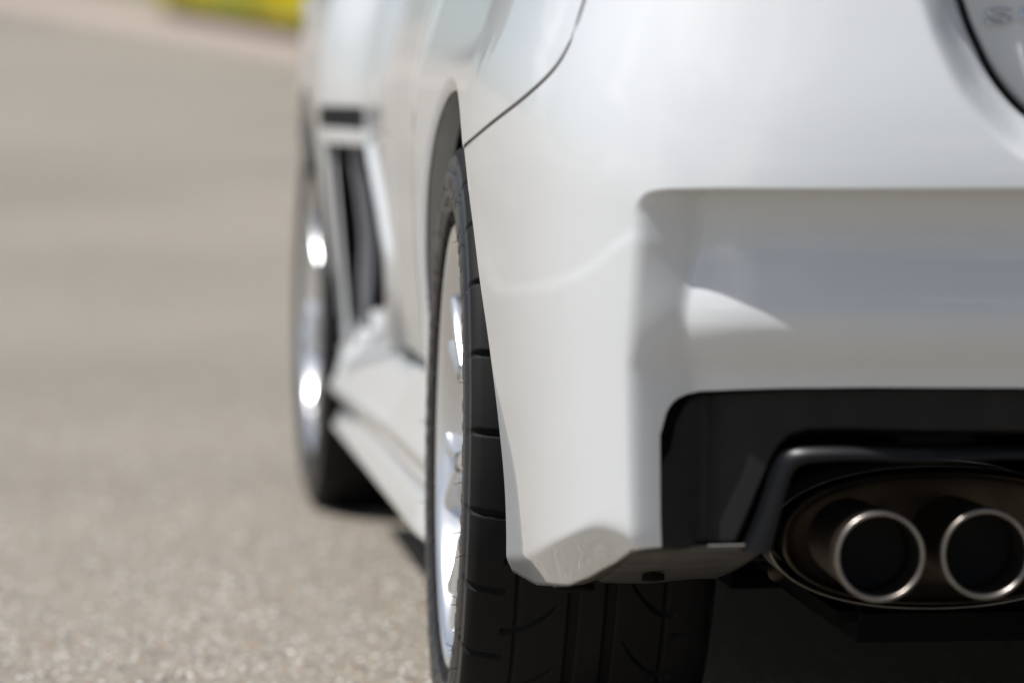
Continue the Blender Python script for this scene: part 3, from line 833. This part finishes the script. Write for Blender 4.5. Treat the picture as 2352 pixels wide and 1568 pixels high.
dep = np.maximum(dep, .0050*gv_(per(arc+curve+.055), wslot, .001)*sstep(-XX, -.088, -.085)*(1-sstep(-XX, -.039, -.034)))
RR = RR-dep
# raised ribs and serrated bands on the sidewall
isd = (abs(XX) > .1255) & (RR < .3035)
ser = np.sign(np.sin(TH*240))*np.clip(abs(np.sin(TH*240))*2, 0, 1)*.5+.5
low = sstep(np.sin(TH*1.0-math.radians(150)), -.1, .1)              # part of the circle that carries the serrated band
band = sstep(RR, .2790, .2805)*(1-sstep(RR, .2900, .2915))
off = np.where(isd, -band*low*ser*.0011 + .0011*gv_(RR-.2965, .0024, .0006), 0)
blk = (np.sin(TH*67+2*np.sin(TH*9)) > .15) & (np.sin(TH*11+1.1) > -.6)
off = off + np.where(isd, blk*(1-low)*sstep(RR, .2780, .2795)*(1-sstep(RR, .2895, .2910))*.0009, 0)
blk2 = (np.sin(TH*53+np.sin(TH*17)*2) > .2)
off = off + np.where(isd, blk2*sstep(RR, .2600, .2615)*(1-sstep(RR, .2700, .2715))*.0010, 0)
XX = XX + np.sign(XX)*off
Pt = np.stack([XX, np.cos(TH)*RR, np.sin(TH)*RR], -1)
tyre_me = grid_mesh('tyre', Pt, True)
tyre_me.materials.append(RUBBER); tyre_me.materials.append(SIDERUB)
fcx = np.abs((px_[:-1]+px_[1:])/2) > .1255
tyre_me.polygons.foreach_set('material_index', np.tile(fcx.astype(np.int32), nth))
# moulding hairs
hv = []; hf = []
rh = random.Random(11)
for a in np.arange(0, 360, 15.0):
    for (rr, xx0, nrm) in ((.2585,-.1284,(-1,-.35)), (.300,-.1282,(-1,.35)), (.2755,-.1310,(-1,0))):
        if rh.random() < .30: continue
        t = math.radians(a+rh.uniform(-4,4)); Lh = rh.uniform(.004,.010)
        p0 = np.array((xx0, math.cos(t)*rr, math.sin(t)*rr)); rd = np.array((0, math.cos(t), math.sin(t)))
        dr = np.array((nrm[0], 0, 0))+rd*nrm[1]*rh.uniform(.2,1.3)+np.array((0,rh.gauss(0,.25),rh.gauss(0,.25))); dr = dr/np.linalg.norm(dr)
        tg = np.cross(dr, rd); tg /= np.linalg.norm(tg); bi = np.cross(dr, tg); k = len(hv); r0 = .0005
        for m_ in range(3):
            aa = m_*2.094; hv.append(p0+(tg*math.cos(aa)+bi*math.sin(aa))*r0)
        for m_ in range(3):
            aa = m_*2.094; hv.append(p0+dr*Lh+(tg*math.cos(aa)+bi*math.sin(aa))*r0*.6)
        for m_ in range(3): hf.append((k+m_, k+(m_+1)%3, k+3+(m_+1)%3, k+3+m_))
hair_me = mesh('tyre_hairs', np.array(hv), np.array(hf), False); hair_me.materials.append(RUBBER)
# rim
RO = .005
rim_prof = [(.112,.240),(.117,.238),(.112,.230),(.06,.205),(-.03,.200),(-.060,.206),(-.080,.2165),(-.094,.2205),(-.104,.2235),(-.1125,.2275),(-.1165,.2320),(-.1180,.2360),(-.1172,.2395),(-.1145,.2408),(-.1120,.2395),(-.109,.236)]
pd = np.array(rim_prof); pd[4:, 0] -= RO; tt = np.linspace(0, len(pd)-1, 64)
rp = np.stack([smooth_interp(tt, np.arange(len(pd)), pd[:,0], .3), smooth_interp(tt, np.arange(len(pd)), pd[:,1], .3)], -1)
Pr, wr = revolve(rp, 160, 'x'); rim_me = grid_mesh('rim', Pr, wr); rim_me.materials.append(SILVER)
def loft(secs):
    """secs: list of closed rings with equal length"""
    n = len(secs); m = len(secs[0]); v = [p for s in secs for p in s]; f = []
    for i in range(n-1):
        for j in range(m): f.append((i*m+j, i*m+(j+1)%m, (i+1)*m+(j+1)%m, (i+1)*m+j))
    return v, f
def spoke_ring(r, a, w, xf, dp):
    # trapezoid section with softened front edges; local frame at radius r, angle a
    ca, sa = math.cos(a), math.sin(a)
    pts = [(-w*.22, xf), (w*.22, xf), (w*.36, xf+.0012), (w*.46, xf+.004), (w*.5, xf+.009), (w*.36, xf+dp), (-w*.36, xf+dp), (-w*.5, xf+.009), (-w*.46, xf+.004), (-w*.36, xf+.0012)]
    return [(x, ca*r - sa*t, sa*r + ca*t) for t, x in pts]
def spoke_mesh():
    v = []; f = []
    def add(secs):
        vv, ff = loft(secs); k = len(v); v.extend(vv); f.extend([tuple(q+k for q in t) for t in ff])
    stem = [(r, 0, w_, x_, d_) for r, w_, x_, d_ in ((.045,.030,-.086,.05),(.075,.022,-.0925,.048),(.105,.019,-.098,.045),(.130,.022,-.1015,.042),(.142,.028,-.1030,.040))]
    add([spoke_ring(*q) for q in stem])
    HALF = math.radians(8.2)
    for sg in (-1, 1):
        br = []
        for t in np.linspace(0, 1, 7):
            r = .134+(.2235-.134)*t; a = sg*(HALF*t**.9 + .035*(1-t))
            w_ = .0135+.0015*math.cos(t*6) + .010*max(0, t-.80)/.20; x_ = -.1030-.0062*t; d_ = .040+.012*t
            br.append(spoke_ring(r, a, w_, x_, d_))
        add(br)
    me = mesh('spoke', v, f); me.materials.append(SILVER); return me
spk = spoke_mesh(); smooth_by_angle(spk, 50)
Ph, wr = revolve([(-.03,.075),(-.060,.074),(-.070,.066),(-.074,.052),(-.074,.036),(-.070,.034),(-.070,.0001)], 60, 'x'); hub_me = grid_mesh('hub', Ph, wr); hub_me.materials.append(SILVER); smooth_by_angle(hub_me)
Ph, wr = revolve([(-.070,.030),(-.078,.029),(-.080,.024),(-.080,.0001)], 40, 'x'); cap_me = grid_mesh('centre_cap', Ph, wr); cap_me.materials.append(SILVER); smooth_by_angle(cap_me)
Ph, wr = revolve([(-.060,.011),(-.084,.010),(-.086,.007),(-.086,.0001)], 6, 'x'); nut_me = grid_mesh('wheel_nut', Ph, wr); nut_me.materials.append(CHROME); smooth_by_angle(nut_me)
Pd, wr = revolve([(.02,.07),(-.005,.07),(-.006,.163),(.012,.163),(.02,.07)], 90, 'x'); disc_me = grid_mesh('brake_disc', Pd, wr); disc_me.materials.append(DISC); smooth_by_angle(disc_me)
NS = 8; PH = math.radians(32.8)
def wheel(xc, yc, side, toe, camber, first=None, extra=0):
    wlo = empty('wheel', (xc-XC, yc-(YR+.3), RT-.002), car)
    m = Matrix.Rotation(math.radians(toe), 4, 'Z') @ Matrix.Rotation(math.radians(camber), 4, 'Y')
    if side == -1: m = m @ Matrix.Rotation(math.pi, 4, 'Z')
    wlo.rotation_euler = m.to_euler()
    for nm, me in (('tyre', tyre_me), ('rim', rim_me), ('hub', hub_me), ('centre_cap', cap_me), ('brake_disc', disc_me)):
        o = link(nm, me, None); o.parent = wlo
        if nm in ('hub', 'centre_cap'): o.location = (-.016, 0, 0)
    o = link('tyre_hairs', hair_me, None); o.parent = wlo; o['kind'] = 'stuff'
    o.rotation_euler = (extra, 0, 0)
    for k in range(NS):
        o = link('spoke', spk, None); o.parent = wlo; o.location = (-RO, 0, 0); o.rotation_euler = (PH+extra+k*2*math.pi/NS, 0, 0)
    for k in range(5):
        a = k*2*math.pi/5; o = link('wheel_nut', nut_me, None); o.parent = wlo; o.location = (-.012, math.cos(a)*.05, math.sin(a)*.05)
    return wlo
XW = .5300
wheel(XW, YR, 1, -1.0, 1.2)
wheel(XW, YF, 1, 1.3, .6, extra=.04)
wheel(2*XC-XW, YR, -1, 1.0, -1.2); wheel(2*XC-XW, YF, -1, 1.3, -.6)

# ---------------------------------------------------------------- trees beyond the verge
def tree(name, x, y, h, cr, label, seed):
    r_ = random.Random(seed); z0 = float(ground_z(x, y))
    root = empty(name, (x, y, z0)); tag(root, label, 'tree')
    Pp = []
    for k in range(8):
        t = k/7; rr = .16*(1-.7*t)*h/5; Pp.append([(math.cos(a)*rr+.1*math.sin(t*3), math.sin(a)*rr, t*h*.75) for a in np.linspace(0, 2*math.pi, 9)])
    o = link('trunk', grid_mesh('trunk', np.array(Pp)), BARK); o.parent = root
    vs = []; fs = []
    for c in range(60):
        cx, cy, cz = r_.gauss(0, cr*.5), r_.gauss(0, cr*.5), h*.62+r_.gauss(0, h*.17)
        for _ in range(55):
            p = Vector((cx+r_.gauss(0,cr*.16), cy+r_.gauss(0,cr*.16), max(.4, cz+r_.gauss(0,cr*.14)))); k = len(vs)
            a = Vector((r_.gauss(0,1), r_.gauss(0,1), r_.gauss(0,1))).normalized()*.13; b = a.cross(Vector((r_.gauss(0,1), r_.gauss(0,1), r_.gauss(0,1)))).normalized()*.08
            vs += [p-a, p+b, p+a, p-b]; fs.append((k,k+1,k+2,k+3))
    o = link('crown', mesh('crown', np.array([v[:] for v in vs]), np.array(fs), False), LEAF); o.parent = root
tree('tree', -2.9, 46, 5.0, 1.7, 'broad green tree beyond the verge, nearer of the two background trees', 1)
tree('tree', -5.0, 50, 4.2, 1.5, 'low round green tree beyond the verge, farther of the two background trees', 2)
